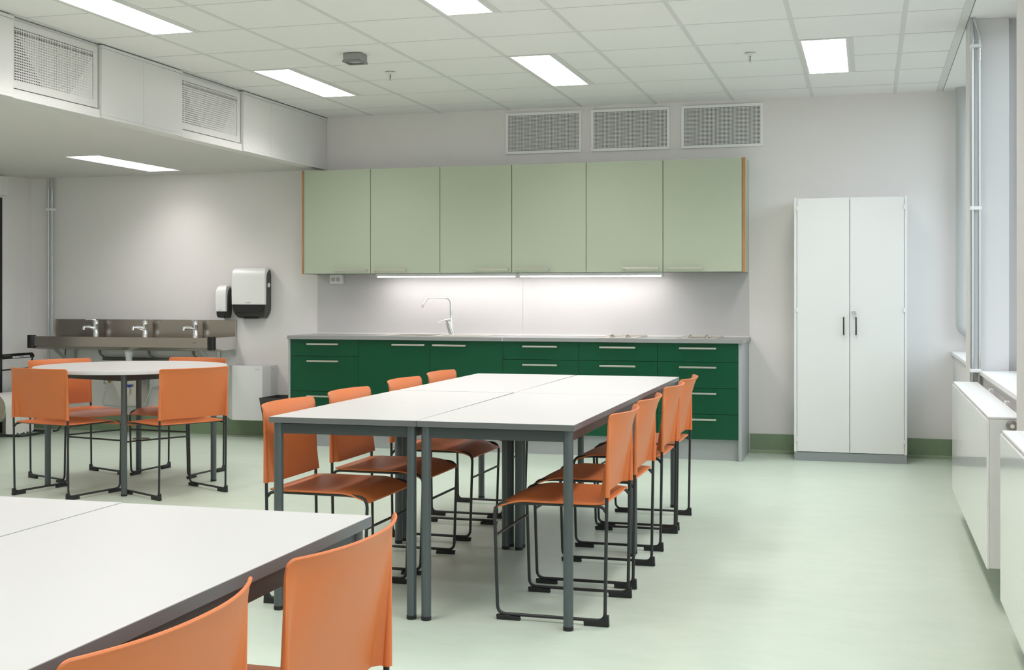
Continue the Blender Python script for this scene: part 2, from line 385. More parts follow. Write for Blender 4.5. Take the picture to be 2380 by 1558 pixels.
# ------------------------------------------------------------------ wall grilles
for (x0, x1, lab) in [(-2.843, -2.211, 'white perforated wall grille, leftmost above the green wall cabinets'), (-2.133, -1.501, 'white perforated wall grille between the other two above the cabinets'), (-1.410, -0.779, 'white perforated wall grille nearest the window side, above the last cabinet')]:
    z0, z1 = 2.363, 2.697
    t = thing('wall_vent', lab, 'vent', ((x0+x1)/2, YA, z0), 'perforated wall grilles')
    m = MB(); f = 0.021
    m.box(x0, x0+f, YA-0.014, YA, z0, z1); m.box(x1-f, x1, YA-0.014, YA, z0, z1); m.box(x0+f, x1-f, YA-0.014, YA, z0, z0+f); m.box(x0+f, x1-f, YA-0.014, YA, z1-f, z1)
    m.build('frame', VENTW, t, bevel=0.001)
    m = MB(); a, b, c, d = x0+f, x1-f, z0+f, z1-f; p = 0.01
    n = round((b-a)/p); k = round((d-c)/p)
    for i in range(n+1): xx = a+(b-a)*i/n; m.box(xx-0.0018, xx+0.0018, YA-0.0125, YA-0.0112, c, d)
    for i in range(k+1): zz = c+(d-c)*i/k; m.box(a, b, YA-0.0123, YA-0.0114, zz-0.0018, zz+0.0018)
    m.build('perforated_sheet', VENTW, t)
    MB().box(a, b, YA-0.002, YA, c, d).build('shade_plate', DARK, t, label='plate painted near-black as shade behind the sheet')  # solid plate on the wall, its black paints the shade in the holes

# ------------------------------------------------------------------ side vents in the soffit wall
for (y0, y1, lab) in [(5.702, 6.500, 'white perforated air vent in the side of the lowered ceiling, nearest the camera'), (7.417, 8.260, 'white perforated air vent in the side of the lowered ceiling, nearer the back wall'), (3.802, 4.598, 'white perforated air vent in the side of the lowered ceiling outside the left edge')]:
    t = thing('side_vent', lab, 'vent', (XS-0.05, (y0+y1)/2, ZS), 'perforated side vents')
    xf = XS-0.024
    m = MB(); ya, yb = y0+0.035, y1-0.055; za, zb = 2.379, 2.672
    m.box(xf-0.0015, xf, y0+0.006, y1-0.006, zb, 2.706); m.box(xf-0.0015, xf, y0+0.006, y1-0.006, 2.338, za)
    m.box(xf-0.0015, xf, y0+0.006, ya, za, zb); m.box(xf-0.0015, xf, yb, y1-0.006, za, zb)
    n = round((yb-ya)/0.0148); k = round((zb-za)/0.0148)
    for i in range(n+1): yy = ya+(yb-ya)*i/n; m.box(xf-0.0015, xf, yy-0.0034, yy+0.0034, za, zb)
    for i in range(k+1):
        zz = za+(zb-za)*i/k; m.box(xf-0.00145, xf-0.00005, ya, yb, zz-0.0037, zz+0.0037)
        if i == k-2: m.box(xf-0.00145, xf-0.00005, ya, yb, zz-0.0037, zz+0.006)
    m.build('perforated_door', CLAD, t)
    # baffles behind: near-black plate painted as deep shade at the camera side, folded sheets towards the back
    zt = zb-0.0148*2+0.006; yl = ya+(yb-ya)*0.35; yr = yb-(yb-ya)*0.33
    MB().box(XS-0.0495, XS-0.046, ya-0.01, yb+0.01, za-0.01, zb+0.01).build('shade_plate', DARK, t)  # solid near-black plate, depth of the duct put into its colour
    MB().prism([(ya+0.01, zt), (yb+0.005, zt), (yr, za-0.005), (yl, za-0.005)], 'x', xf-0.0052, xf-0.0045).build('inner_baffle', CLAD, t)
    MB().prism([(yb+0.006, zt), (yb+0.006, za-0.005), (yr+0.001, za-0.005)], 'x', xf-0.0026, xf-0.0018).build('closing_plate', CLAD, t)
    MB().box(XS-0.05, XS-0.012, y0, y1, ZS-0.004, 2.330).build('sill_strip', CLAD, t, bevel=0.001)
    MB().box(XS-0.05, XS-0.03, y0, y1, 2.706, 2.722).build('top_strip', TBAR, t)

# ------------------------------------------------------------------ chair
def make_chair():
    t = thing('stacking_chair', '', 'chair')
    HW = 0.227
    xr = lambda z: -0.205 - 0.012*max(0, min(1, z/0.78))           # rear upright centreline
    for s in (-1, 1):
        y = s*HW
        pts = fillet([(xr(0.49), y, 0.49), (xr(0.022), y, 0.021), (0.203, y, 0.021), (0.216, y, 0.432), (0.13, y*0.985, 0.437), (-0.175, y*0.96, 0.437), (-0.196, y*0.975, 0.434), (xr(0.415), y, 0.415)], [0.030, 0.034, 0.055, 0.05, 0.02, 0.02], 6)
        MB().tube(pts, 0.0064, 10).build('side_frame', BLACK, t)
    MB().cyl((0.2115, -HW, 0.312), (0.2115, HW, 0.312), 0.0052, n=10).build('stretcher', BLACK, t)
    MB().cyl((-0.16, -HW*0.96, 0.437), (-0.16, HW*0.96, 0.437), 0.005, n=8).build('seat_rail', BLACK, t)
    for s in (-1, 1):
        y = s*HW
        m = MB(); m.prism([(-0.221, 0.0), (-0.128, 0.0), (-0.126, 0.020), (-0.180, 0.021), (-0.196, 0.028), (-0.207, 0.042), (-0.219, 0.042)], 'y', y-0.0095, y+0.0095)
        m.build('foot_glide', RUBBER, t, bevel=0.002)
        m = MB(); m.prism([(0.115, 0.0), (0.205, 0.0), (0.208, 0.018), (0.160, 0.019), (0.150, 0.016), (0.117, 0.014)], 'y', y-0.0095, y+0.0095)
        m.build('foot_glide', RUBBER, t, bevel=0.002)
    # seat
    def seat(u, v):
        x = -0.205 + 0.428*u; q = 2*v-1
        w = 0.232
        if u < 0.10: w = 0.232 - 0.022*(1-u/0.10)
        if u > 0.965: w = 0.232 - 0.008*((u-0.965)/0.035)**2
        y = q*w
        xx = x + (0.004*(1-q*q) if u > 0.5 else 0)*(u-0.5)*2
        f = max(0, (u-0.70)/0.30)
        z = 0.449 - 0.034*f**1.8
        sc = math.sin(PI*min(1, max(0, u/0.72)))
        z -= 0.013*(1-abs(q)**2.2)*sc
        z += 0.008*(1-q*q)*math.exp(-((u-0.80)/0.12)**2)
        return (xx, y, z)
    MB().grid(seat, 32, 24, 0.0075).build('seat', ORANGE, t, bevel=0.0028)
    # backrest
    zb, zt = 0.474, 0.776
    def back(u, v):
        q = math.sin(PI/2*(2*u-1)); h = 1-(1-v)**1.25
        y = q*0.2335
        d = 0.2335-abs(y); top = zt
        if d < 0.011: top = zt - 0.011 + math.sqrt(max(0, 0.011**2-(0.011-d)**2))
        z = zb+(top-zb)*h
        flat = min(1, (1-abs(q))/0.13); flat = flat*flat*(3-2*flat)
        ush = 1-abs(q)**2.25
        k = (z-zb)/(zt-zb)
        x = xr(z) + (1-k)*0.028*flat - 0.051*ush*k**1.3
        x -= 0.007*max(0, (z-0.735)/0.04)**2
        return (x, y, z)
    m = MB(); m.grid(back, 56, 26, 0.0055)
    for s in (-1, 1):
        n = 16; P = []; R = []
        for i in range(n+1):
            z = zb-0.002+(0.752-zb)*i/n; P.append((xr(z)-0.001-0.0018*(i/n)-0.007*max(0, (z-0.735)/0.04)**2, s*(0.2275+0.0015*(i/n)), z)); R.append(0.0105-0.0072*(i/n))
        m.tube(P, R, 12)
    # rolled top rim
    P = []
    for i in range(57):
        b = Vector(back(i/56, 1.0)); P.append((b.x-0.0029, b.y, b.z-0.0014))
    m.tube(P, 0.0034, 8)
    m.build('backrest', ORANGE, t)
    return t
chair0 = make_chair(); used = [False]
def place_chair(x, y, rz, label, group):
    if not used[0]:
        used[0] = True; chair0.location = (x, y, 0); chair0.rotation_euler = (0, 0, rz); chair0['label'] = label; chair0['group'] = group
        return chair0
    return dup(chair0, (x, y, 0), rz, label, group)
g = 'orange chairs at the centre tables'
for x, y, rz, lab in [(-1.130, 4.680, PI, 'orange chair on the window side of the centre tables, nearest the camera, in full view'),
                  (-1.138, 5.287, PI, 'orange chair on the window side of the centre tables, just behind the nearest one'),
                  (-1.152, 6.072, PI, 'orange chair on the window side of the centre tables, third from the camera'),
                  (-1.157, 6.620, PI, 'orange chair on the window side of the centre tables, farthest back by the green drawers'),
                  (-2.066, 4.662, 0.0, 'orange chair on the left side of the centre tables, nearest the camera'),
                  (-2.066, 5.285, 0.0, 'orange chair on the left side of the centre tables, second from the camera'),
                  (-2.090, 6.055, 0.0, 'orange chair on the left side of the centre tables, third from the camera'),
                  (-2.110, 6.695, 0.0, 'orange chair on the left side of the centre tables, farthest back by the sink cabinets')]:
    place_chair(x, y, rz, lab, g)
D = math.radians
def ring(rx, ry, deg, lab):
    a = D(deg); place_chair(rx, ry, a, lab, 'orange chairs round the circular table')
ring(-4.720, 6.576, 78.4, 'orange chair at the round table, front left, seen from behind')
ring(-4.097, 6.770, 151.8, 'orange chair at the round table, front right, seen from behind')
ring(-5.084, 7.198, -22.8, 'orange chair at the round table, back left, facing the camera beside the paper roll')
ring(-4.526, 7.515, -95, 'orange chair at the round table, back right, under the end of the wash trough')
place_chair(-1.134, 2.080, PI, 'orange chair in the foreground whose curved backrest stands right of the other foreground one', 'orange chairs at the foreground tables')
place_chair(-1.14, 1.492, PI, 'orange chair in the foreground, lowest in the photo, cut off by the bottom edge', 'orange chairs at the foreground tables')

# ------------------------------------------------------------------ tables
def make_table(L=1.385, Wd=0.598, H=0.7445):
    t = thing('table', '', 'table')
    m = MB(); th = 0.0225
    m.box(-Wd/2, Wd/2, -L/2, L/2, H-th, H-0.0012)
    m.cur = 1; m.box(-Wd/2+0.0006, Wd/2-0.0006, -L/2+0.0006, L/2-0.0006, H-0.0012, H)
    m.build('table_top', [EDGE, LAMIN], t)
    ix, iy = Wd/2-0.028, L/2-0.028
    m = MB(); z0, z1 = H-th-0.042, H-th-0.004
    m.box(-ix, ix, -iy-0.008, -iy+0.012, z0, z1); m.box(-ix, ix, iy-0.012, iy+0.008, z0, z1)
    m.box(-ix-0.008, -ix+0.012, -iy, iy, z0, z1); m.box(ix-0.012, ix+0.008, -iy, iy, z0, z1)
    m.build('apron', APRON, t)
    for sx in (-1, 1):
        for sy in (-1, 1):
            x, y = sx*ix, sy*iy
            lg = MB().cyl((x, y, 0.016), (x, y, H-th-0.001), 0.0182, n=24).build('leg', LEG, t)
            MB().lathe([(0.0165, 0.0), (0.019, 0.002), (0.019, 0.007), (0.0175, 0.008), (0.0175, 0.0095), (0.019, 0.0105), (0.019, 0.015), (0.0183, 0.016)], (x, y, 0)).build('foot_cap', RUBBER, lg)
    return t
tb0 = make_table()
gt = 'white tables pushed together in the centre'
def setT(o, x, y, rz, lab, grp): o.location = (x, y, 0); o.rotation_euler = (0, 0, rz); o['label'] = lab; o['group'] = grp
setT(tb0, -1.3205, 5.030, D(0.66), 'white table of the centre block, near right, with its grey front leg in full view', gt)
dup(tb0, (-1.9245, 5.024, 0), D(0.95), 'white table of the centre block, near left', gt)
dup(tb0, (-1.3370, 6.4185, 0), D(0.5), 'white table of the centre block, far right beside the last orange chair', gt)
dup(tb0, (-1.9405, 6.4185, 0), D(0.8), 'white table of the centre block, far left', gt)
gf = 'white tables pushed together in the foreground'
dup(tb0, (-1.300, 1.738, 0), D(0.3), 'white table in the foreground, right one, with a grey edge behind the orange chairs', gf)
dup(tb0, (-1.9025, 1.740, 0), D(0.3), 'white table in the foreground, left one, cut off by the left edge', gf)

# round table
t = thing('round_table', 'round white table on grey legs with four orange chairs, near the wash trough', 'table', (-4.56, 7.017, 0))
cx, cy, H = -4.56, 7.017, 0.7605
m = MB(); m.lathe([(0.597, H-0.0245), (0.60, H-0.0225), (0.60, H-0.002), (0.5985, H)], (cx, cy, 0), n=96); m.build('table_top', LAMIN, t)
m = MB(); legs = [(cx+0.512*math.cos(D(a)), cy+0.512*math.sin(D(a))) for a in (-62, 28, 118, 208)]
for i in range(4):
    a, b = Vector(legs[i]), Vector(legs[(i+1) % 4]); d = (b-a).normalized(); n_ = Vector((-d.y, d.x))*0.010
    q = [a-n_, b-n_, b+n_, a+n_]; m.prism([(p.x, p.y) for p in q], 'z', H-0.0245-0.042, H-0.0265)
m.build('apron', mat('dark_grey_lacquer', (0.045, 0.05, 0.052), 0.4, metal=0.2), t)
for (x, y) in legs:
    lg = MB().cyl((x, y, 0.012), (x, y, H-0.0245), 0.0185, n=24).build('leg', LEG, t)
    MB().cyl((x, y, 0), (x, y, 0.012), 0.019, n=24).build('foot_cap', RUBBER, lg)

# ------------------------------------------------------------------ kitchen
BX = [-4.490, -3.8965, -3.2985, -2.7015, -2.1035, -1.5055, -0.912]
YB = 9.160
def bar_handle(x0, x1, yfront, z, parent, up=False):
    m = MB(); y = yfront-0.030
    m.box(x0, x1, y-0.004, y+0.004, z-0.0062, z+0.0062)
    for x in (x0+0.006, x1-0.006): m.box(x-0.005, x+0.005, y+0.004, yfront, z-0.005, z+0.005)
    m.build('handle', STEELL, parent, bevel=0.0012)
def carcass(t, x0, x1):
    m = MB(); ya, yb, za, zb = YB+0.020, YA-0.01, 0.150, 0.861
    m.box(x0, x0+0.016, ya, yb, za, zb); m.box(x1-0.016, x1, ya, yb, za, zb); m.box(x0+0.016, x1-0.016, yb-0.006, yb, za, zb); m.box(x0+0.016, x1-0.016, ya, yb-0.006, za, za+0.016)
    m.box(x0+0.016, x1-0.016, ya, ya+0.08, zb-0.016, zb)
    m.build('body', CARC, t)
def front(t, nm, x0, x1, z0, z1):
    m = MB(); g = 0.0016
    m.box(x0+g, x1-g, YB, YB+0.0012, z0+g, z1-g)
    m.cur = 1; m.box(x0+g, x1-g, YB+0.0012, YB+0.018, z0+g, z1-g)
    return m.build(nm, [GREEN, CHIP], t)
ZD1 = [0.862, 0.726, 0.444, 0.154]; ZD4 = [0.862, 0.7225, 0.531, 0.340, 0.154]
for i in range(6):
    x0, x1 = BX[i], BX[i+1]
    lab = ['green base cabinet with three drawers, leftmost under the worktop', 'green base cabinet with one door, left one of the pair under the sink', 'green base cabinet with one door, right one of the pair under the tap', 'green base cabinet of drawers just right of the worktop joint', 'green base cabinet of drawers under the left hob', 'green base cabinet of four drawers at the window end under the right hob'][i]
    t = thing('base_cabinet', lab, 'cabinet', ((x0+x1)/2, YB+0.3, 0.15), 'green base cabinets')
    carcass(t, x0, x1)
    if i in (1, 2):
        d = front(t, 'door', x0, x1, 0.154, 0.862)
        hx = (-3.604, -3.333) if i == 1 else (-3.266, -2.994)
        bar_handle(hx[0], hx[1], YB, 0.8245, d)
    else:
        Z = ZD1 if i == 0 else ZD4
        xc = [-4.1985, 0, 0, -2.402, -1.803, -1.2055][i]
        for a, b in zip(Z[:-1], Z[1:]):
            d = front(t, 'drawer', x0, x1, b, a)
            bar_handle(xc-0.1355, xc+0.1355, YB, a-0.038, d)
    if i == 0: MB().box(-4.508, -4.4905, YB-0.004, YA, 0, 0.8612).build('end_panel', CARC, t, bevel=0.0008)
    if i == 5: MB().box(-0.9115, -0.887, YB-0.004, YA, 0, 0.8612).build('end_panel', CARC, t, bevel=0.0008)
tag(MB().box(-4.49, -0.912, YB+0.045, YB+0.061, 0, 0.148).build('plinth', CARC), 'long grey plinth board on the floor under the green base cabinets', 'plinth')
# worktops (left one cut out for the sink bowl)
SX0, SX1, SY0, SY1 = -3.70, -3.33, 9.26, 9.62
m = MB(); zt = 0.8905
m.box(-4.510, SX0, 9.138, YA-0.006, 0.862, zt); m.box(SX1, -2.6995, 9.138, YA-0.006, 0.862, zt); m.box(SX0, SX1, 9.138, SY0, 0.862, zt); m.box(SX0, SX1, SY1, YA-0.006, 0.862, zt)
wt = tag(m.build('worktop', TOPG), 'grey kitchen worktop, left stretch holding the sink and tap', 'worktop', 'grey worktops')
MB().box(-2.7015, -2.6985, 9.1370, YA-0.006, 0.8615, zt+0.0006).build('joint_strip', TOPL, wt)
MB().box(-4.510, -2.70, YA-0.012, YA-0.006, zt, zt+0.008).build('sealing_strip', TOPL, wt)
wt = tag(MB().box(-2.698, -0.874, 9.138, YA-0.006, 0.862, zt).build('worktop', TOPG, bevel=0.0008), 'grey kitchen worktop, right stretch holding the two small hobs', 'worktop', 'grey worktops')
MB().box(-2.70, -0.887, YA-0.012, YA-0.006, zt, zt+0.008).build('sealing_strip', TOPL, wt)
m = MB(); m.box(-4.514, -2.6985, YA-0.005, YA, 0.862, 1.39); m.box(-2.6975, -0.887, YA-0.005, YA, 0.862, 1.39)
tag(m.build('splashback', SPLASH), 'smooth grey splashback panel on the wall between worktop and wall cabinets', 'splashback')
# sink
zt += 0.0006
t = thing('kitchen_sink', 'stainless steel inset sink with drainer in the grey worktop under the lamps', 'sink', (-3.35, 9.45, zt))
m = MB(); m.box(-3.78, SX0+0.004, 9.22, 9.66, zt, zt+0.003); m.box(SX1-0.004, -2.90, 9.22, 9.66, zt, zt+0.003); m.box(SX0+0.004, SX1-0.004, 9.22, SY0+0.004, zt, zt+0.003); m.box(SX0+0.004, SX1-0.004, SY1-0.004, 9.66, zt, zt+0.003)
for i in range(7): m.box(-3.27, -2.95, 9.29+0.04*i, 9.302+0.04*i, zt+0.003, zt+0.0045)
m.build('rim', STEELL, t)
m = MB(); a, b, c, d = SX0+0.0035, SX1-0.0035, SY0+0.0035, SY1-0.0035; z0 = 0.74
m.box(a, a+0.002, c, d, z0, zt); m.box(b-0.002, b, c, d, z0, zt); m.box(a, b, c, c+0.002, z0, zt); m.box(a, b, d-0.002, d, z0, zt); m.box(a, b, c, d, z0-0.002, z0)
m.build('bowl', STEELL, t); MB().cyl((-3.515, 9.44, z0), (-3.515, 9.44, z0+0.003), 0.04).build('drain', CHROME, t)
# kitchen tap
zt += 0.004
t = thing('kitchen_tap', 'tall chrome kitchen tap with a square bent spout behind the sink', 'tap', (-3.262, 9.56, zt+0.003))
zt += 0.0012; ty = 9.57; m = MB(); m.cyl((-3.254, ty, zt+0.0008), (-3.254, ty, zt+0.012), 0.0265, n=28); m.cyl((-3.256, ty, zt+0.010), (-3.288, ty, 1.003), 0.0245, 0.0225, n=28); m.build('body', CHROME, t)
MB().tube(fillet([(-3.256, ty, 0.96), (-3.262, ty, 1.05), (-3.262, ty, 1.193), (-3.455, ty-0.01, 1.193), (-3.499, ty-0.015, 1.128)], [0.02, 0.05, 0.04], 8), 0.0088, 14).build('spout', CHROME, t)
MB().cyl((-3.491, ty-0.014, 1.140), (-3.506, ty-0.016, 1.118), 0.0115, n=16).build('aerator', STEELL, t)
m = MB(); m.tube([(-3.262, ty, 1.012), (-3.30, ty, 1.010), (-3.345, ty, 1.002), (-3.372, ty, 0.994)], [0.020, 0.015, 0.007, 0.004], 12); m.build('lever', CHROME, t)
# hobs
zt -= 0.0052
for x0, lab in [(-1.960, 'small flat hob with two knobs in the worktop, nearer the sink'), (-1.365, 'small flat hob with two knobs in the worktop, nearer the window side')]:
    t = thing('hob', lab, 'hob', (x0+0.145, 9.42, zt), 'small hobs')
    m = MB(); m.box(x0, x0+0.29, 9.17, 9.67, zt, zt+0.004); m.cur = 0
    m.prism([(9.17, zt+0.004), (9.172, zt+0.0065), (9.67, zt+0.013), (9.67, zt+0.004)], 'x', x0, x0+0.004); m.prism([(9.17, zt+0.004), (9.172, zt+0.0065), (9.67, zt+0.013), (9.67, zt+0.004)], 'x', x0+0.286, x0+0.290)
    m.box(x0+0.004, x0+0.286, 9.666, 9.67, zt+0.004, zt+0.013)
    m.build('plate', STEELL, t)
    for kx in (x0+0.085, x0+0.205):
        k = MB(); k.lathe([(0.022, zt+0.004), (0.022, zt+0.007), (0.010, zt+0.009), (0.009, zt+0.018), (0.0, zt+0.019)], (kx, 9.30, 0), n=20); k.box(kx-0.013, kx+0.013, 9.296, 9.304, zt+0.012, zt+0.022); k.box(kx-0.003, kx+0.003, 9.296, 9.304, zt+0.02, zt+0.030)
        k.build('knob', STEEL, t, bevel=0.001)
    MB().lathe([(0.085, zt+0.004), (0.09, zt+0.006), (0.0, zt+0.0065)], (x0+0.145, 9.50, 0), n=36).build('burner', STEELL, t)
# wall cabinets
UX = [-4.503, -3.9085, -3.3085, -2.7085, -2.1085, -1.5085, -0.912]
UH = [(-4.216, -3.934), (-3.874, -3.594), (-3.015, -2.734), (-2.674, -2.401), (-1.815, -1.539), (-1.477, -1.206)]
UZ0, UZ1 = 1.392, 2.246; YU = 9.435
for i in range(6):
    x0, x1 = UX[i], UX[i+1]
    lab = ['sage green wall cabinet, leftmost, under the corner of the lowered ceiling', 'sage green wall cabinet second from the left, just right of the power socket', 'sage green wall cabinet directly above the kitchen tap', 'sage green wall cabinet right of the one above the tap, handle at its left', 'sage green wall cabinet second from the window end, above the left hob', 'sage green wall cabinet at the window end, above the right hob'][i]
    t = thing('wall_cabinet', lab, 'cabinet', ((x0+x1)/2, YU+0.15, UZ0), 'sage green wall cabinets')
    MB().box(x0, x1, YU+0.021, YA, UZ0, UZ1-0.003).build('body', [CARC], t)
    m = MB(); g = 0.0022
    m.box(x0+g, x1-g, YU, YU+0.0012, UZ0+0.002, UZ1); m.cur = 1; m.box(x0+g, x1-g, YU+0.0012, YU+0.019, UZ0+0.002, UZ1)
    d = m.build('door', [SAGE, CHIP], t)
    bar_handle(UH[i][0], UH[i][1], YU, 1.421, d)
    if i == 0:
        e = MB(); e.box(-4.520, -4.5035, YU-0.001, YU, UZ0-0.002, UZ1+0.002); e.cur = 1; e.box(-4.520, -4.5035, YU, YA, UZ0-0.002, UZ1+0.002); e.build('end_panel', [WOOD, SAGE], t)
    if i == 5:
        e = MB(); e.box(-0.9115, -0.888, YU-0.001, YU, UZ0-0.002, UZ1+0.004); e.cur = 1; e.box(-0.9115, -0.888, YU, YA, UZ0-0.002, UZ1+0.004); e.build('end_panel', [WOOD, SAGE], t)
# under-cabinet lamps
for (x0, x1, lab) in [(-3.875, -2.682, 'slim glowing lamp strip under the wall cabinets, the one above the sink'), (-2.662, -1.518, 'slim glowing lamp strip under the wall cabinets, the one towards the hobs')]:
    t = thing('cabinet_lamp', lab, 'lamp', ((x0+x1)/2, 9.50, 1.36), 'lamps under the wall cabinets')
    m = MB(); m.box(x0, x1, 9.475, 9.545, 1.368, 1.3915); m.build('housing', WHITE, t, bevel=0.002)
    MB().box(x0+0.012, x1-0.012, 9.478, 9.542, 1.3605, 1.3685).build('diffuser', LEDM, t)
    m = MB(); m.box(x0, x0+0.011, 9.476, 9.544, 1.3595, 1.3685); m.box(x1-0.011, x1, 9.476, 9.544, 1.3595, 1.3685); m.build('end_cap', WHITE, t)
# double socket
t = thing('wall_socket', 'white double power socket under the leftmost wall cabinet', 'socket', (-4.327, YA-0.02, 1.31))
MB().box(-4.384, -4.270, YA-0.048, YA-0.005, 1.311, 1.3915).build('plate', PLASTW, t, bevel=0.005)
for cxk in (-4.352, -4.308):
    MB().lathe([(0.0195, YA-0.0485), (0.0195, YA-0.0478), (0.018, YA-0.0478)], (cxk, 0, 1.349), 'y', n=24).build('outlet', mat('socket_well', (0.55, 0.54, 0.5), 0.5), t)
    m = MB()
    for (dx, dz) in ((-0.012, 0), (0.009, 0.009), (0.009, -0.009)): m.cyl((cxk+dx, YA-0.0488, 1.349+dz), (cxk+dx, YA-0.0484, 1.349+dz), 0.0026, n=10)
    m.build('contact_holes', PLASTB, t)

# ------------------------------------------------------------------ tall white cabinet
cx0, cx1, cy0, cy1 = -0.527, 0.266, 9.360, YA-0.004
t = thing('tall_cabinet', 'tall white two-door storage cabinet with black handles standing by the back wall', 'cabinet', ((cx0+cx1)/2, 9.55, 0))
m = MB(); m.box(cx0, cx0+0.019, cy0, cy1, 0.064, 1.932); m.box(cx1-0.019, cx1, cy0, cy1, 0.064, 1.932); m.box(cx0+0.019, cx1-0.019, cy0+0.022, cy1, 1.905, 1.928); m.box(cx0+0.019, cx1-0.019, cy1-0.008, cy1, 0.064, 1.928); m.box(cx0+0.019, cx1-0.019, cy0+0.022, cy1, 0.064, 0.085)
for z in (0.5, 0.9, 1.3): m.box(cx0+0.019, cx1-0.019, cy0+0.04, cy1, z, z+0.019)
m.build('body', WHITE, t, bevel=0.001)
MB().box(cx0+0.002, cx1-0.002, cy0+0.004, cy1, 0, 0.064).build('plinth', mat('grey_plinth', (0.27, 0.29, 0.30), 0.5), t)
xm = -0.1315
for s, (a, b) in enumerate([(cx0+0.0215, xm-0.0018), (xm+0.0018, cx1-0.0215)]):
    d = MB().box(a, b, cy0-0.001, cy0+0.018, 0.068, 1.924).build('door', WHITE, t, bevel=0.0012)
    hx = -0.174 if s == 0 else -0.0875
    m = MB(); m.tube(fillet([(hx-(0.0 if s == 0 else 0.0), cy0, 1.052), (hx, cy0-0.030, 1.052), (hx, cy0-0.030, 0.930), (hx, cy0, 0.930)], 0.006, 4), 0.0052, 10); m.build('handle', PLASTB, d, label='black bar handle')
    ex = a-0.001 if s == 0 else b+0.001
    for z in (0.16, 1.107, 1.85):
        MB().box(ex-0.006, ex+0.006, cy0-0.009, cy0-0.001, z-0.016, z+0.016).build('hinge', WHITE, d, bevel=0.002)
    if s == 1:
        m = MB(); m.cyl((-0.104, cy0-0.001, 1.090), (-0.104, cy0-0.013, 1.090), 0.0115, n=20); m.box(-0.112, -0.086, cy0-0.014, cy0-0.010, 1.080, 1.102); m.build('lock', STEELL, d, bevel=0.001)
        m = MB(); m.tube([(-0.104, cy0-0.014, 1.083), (-0.103, cy0-0.018, 1.062)], 0.0035, 8); m.build('key', PIPE, d)
m = MB(); m.text('KINNARPS', 0.0048, facing((cx0+0.036, cy0-0.0014, 1.915))); m.build('maker_mark', PRINTL, t)

# ------------------------------------------------------------------ towel and soap dispensers, bin
def dispenser(x0, x1, z0, z1, dep, name, label, cat, big):
    y1 = YA; y0 = YA-dep; h = z1-z0
    t = thing(name, label, cat, ((x0+x1)/2, YA, z0))
    def loft(secs):
        # secs: (z, x inset, front y, back y) from bottom to top
        m = MB(); vs = []
        for (z, i_, ya, yb) in secs: vs += [(x0+i_, ya, z), (x1-i_, ya, z), (x1-i_, yb, z), (x0+i_, yb, z)]
        fs = [(3, 2, 1, 0)]
        for k in range(len(secs)-1):
            for q in range(4): fs.append((4*k+q, 4*k+(q+1) % 4, 4*k+4+(q+1) % 4, 4*k+4+q))
        n_ = 4*(len(secs)-1); fs.append((n_, n_+1, n_+2, n_+3)); return m.add(vs, fs)
    g_ = 1.0 if big else 0.35
    loft([(z0, 0.040*g_, y0+0.065, y1), (z0+0.012, 0.030*g_, y0+0.040, y1), (z0+0.040, 0.014*g_, y0+0.018, y1), (z0+0.075, 0.004, y0+0.010, y1), (z0+0.12, 0.003, y0+0.012, y1), (z1-0.06, 0.003, y0+0.012, y1), (z1-0.025, 0.010, y0+0.030, y1), (z1-0.008, 0.020, y0+0.06, y1)]).build('housing', PLASTG, t, bevel=0.004)
    zc = z0+(0.118 if big else 0.058)
    loft([(zc, 0.001, y0-0.003, y0+0.026), (zc+0.10, 0.0, y0-0.005, y0+0.026), (z1-0.085, 0.0, y0-0.004, y0+0.030), (z1-0.050, 0.001, y0+0.001, y0+0.040), (z1-0.026, 0.004, y0+0.011, y0+0.070), (z1-0.010, 0.009, y0+0.027, y1-0.014), (z1-0.002, 0.017, y0+0.048, y1-0.012), (z1, 0.026, y0+0.070, y1-0.012)]).build('cover', PLASTW, t, label='glossy white cover', bevel=0.006, seg=3)
    zb = z0+(0.052 if big else 0.004)
    m = MB(); w = 0.02 if big else 0.008
    m.prism([(x0+0.006, zc-0.001), (x0+0.008, zc-0.03), (x0+0.008+w, zb+0.006), (x0+0.014+w*1.4, zb), (x1-0.014-w*1.4, zb), (x1-0.008-w, zb+0.006), (x1-0.008, zc-0.03), (x1-0.006, zc-0.001)], 'y', y0, y0+0.014)
    m.build('window', PLASTB, t, label='glossy black lower window', bevel=0.002)
    MB().text('KATRIN', 0.014 if big else 0.009, facing(((x0+x1)/2-(0.0 if big else 0.005), y0-0.0045, zc+(0.016 if big else 0.012)))).build('maker_mark', PRINTL, t)
    if big:
        m = MB(); m.lathe([(0.020, x1-0.003), (0.019, x1+0.003), (0.0, x1+0.004)], (0, y0+0.072, z0+0.285), 'x', n=24)
        m.build('lock_button', PLASTW, t)
        m = MB(); m.box((x0+x1)/2-0.065, (x0+x1)/2+0.065, y0+0.038, y0+0.095, z0-0.003, z0+0.006); m.build('outlet', PLASTB, t, bevel=0.003)
    return t
dispenser(-5.262, -4.948, 1.018, 1.452, 0.125, 'towel_dispenser', 'large white and dark grey paper towel dispenser on the wall', 'dispenser', True)
dispenser(-5.422, -5.324, 1.018, 1.302, 0.115, 'soap_dispenser', 'narrow white and black soap dispenser on the wall left of the towel dispenser', 'dispenser', False)
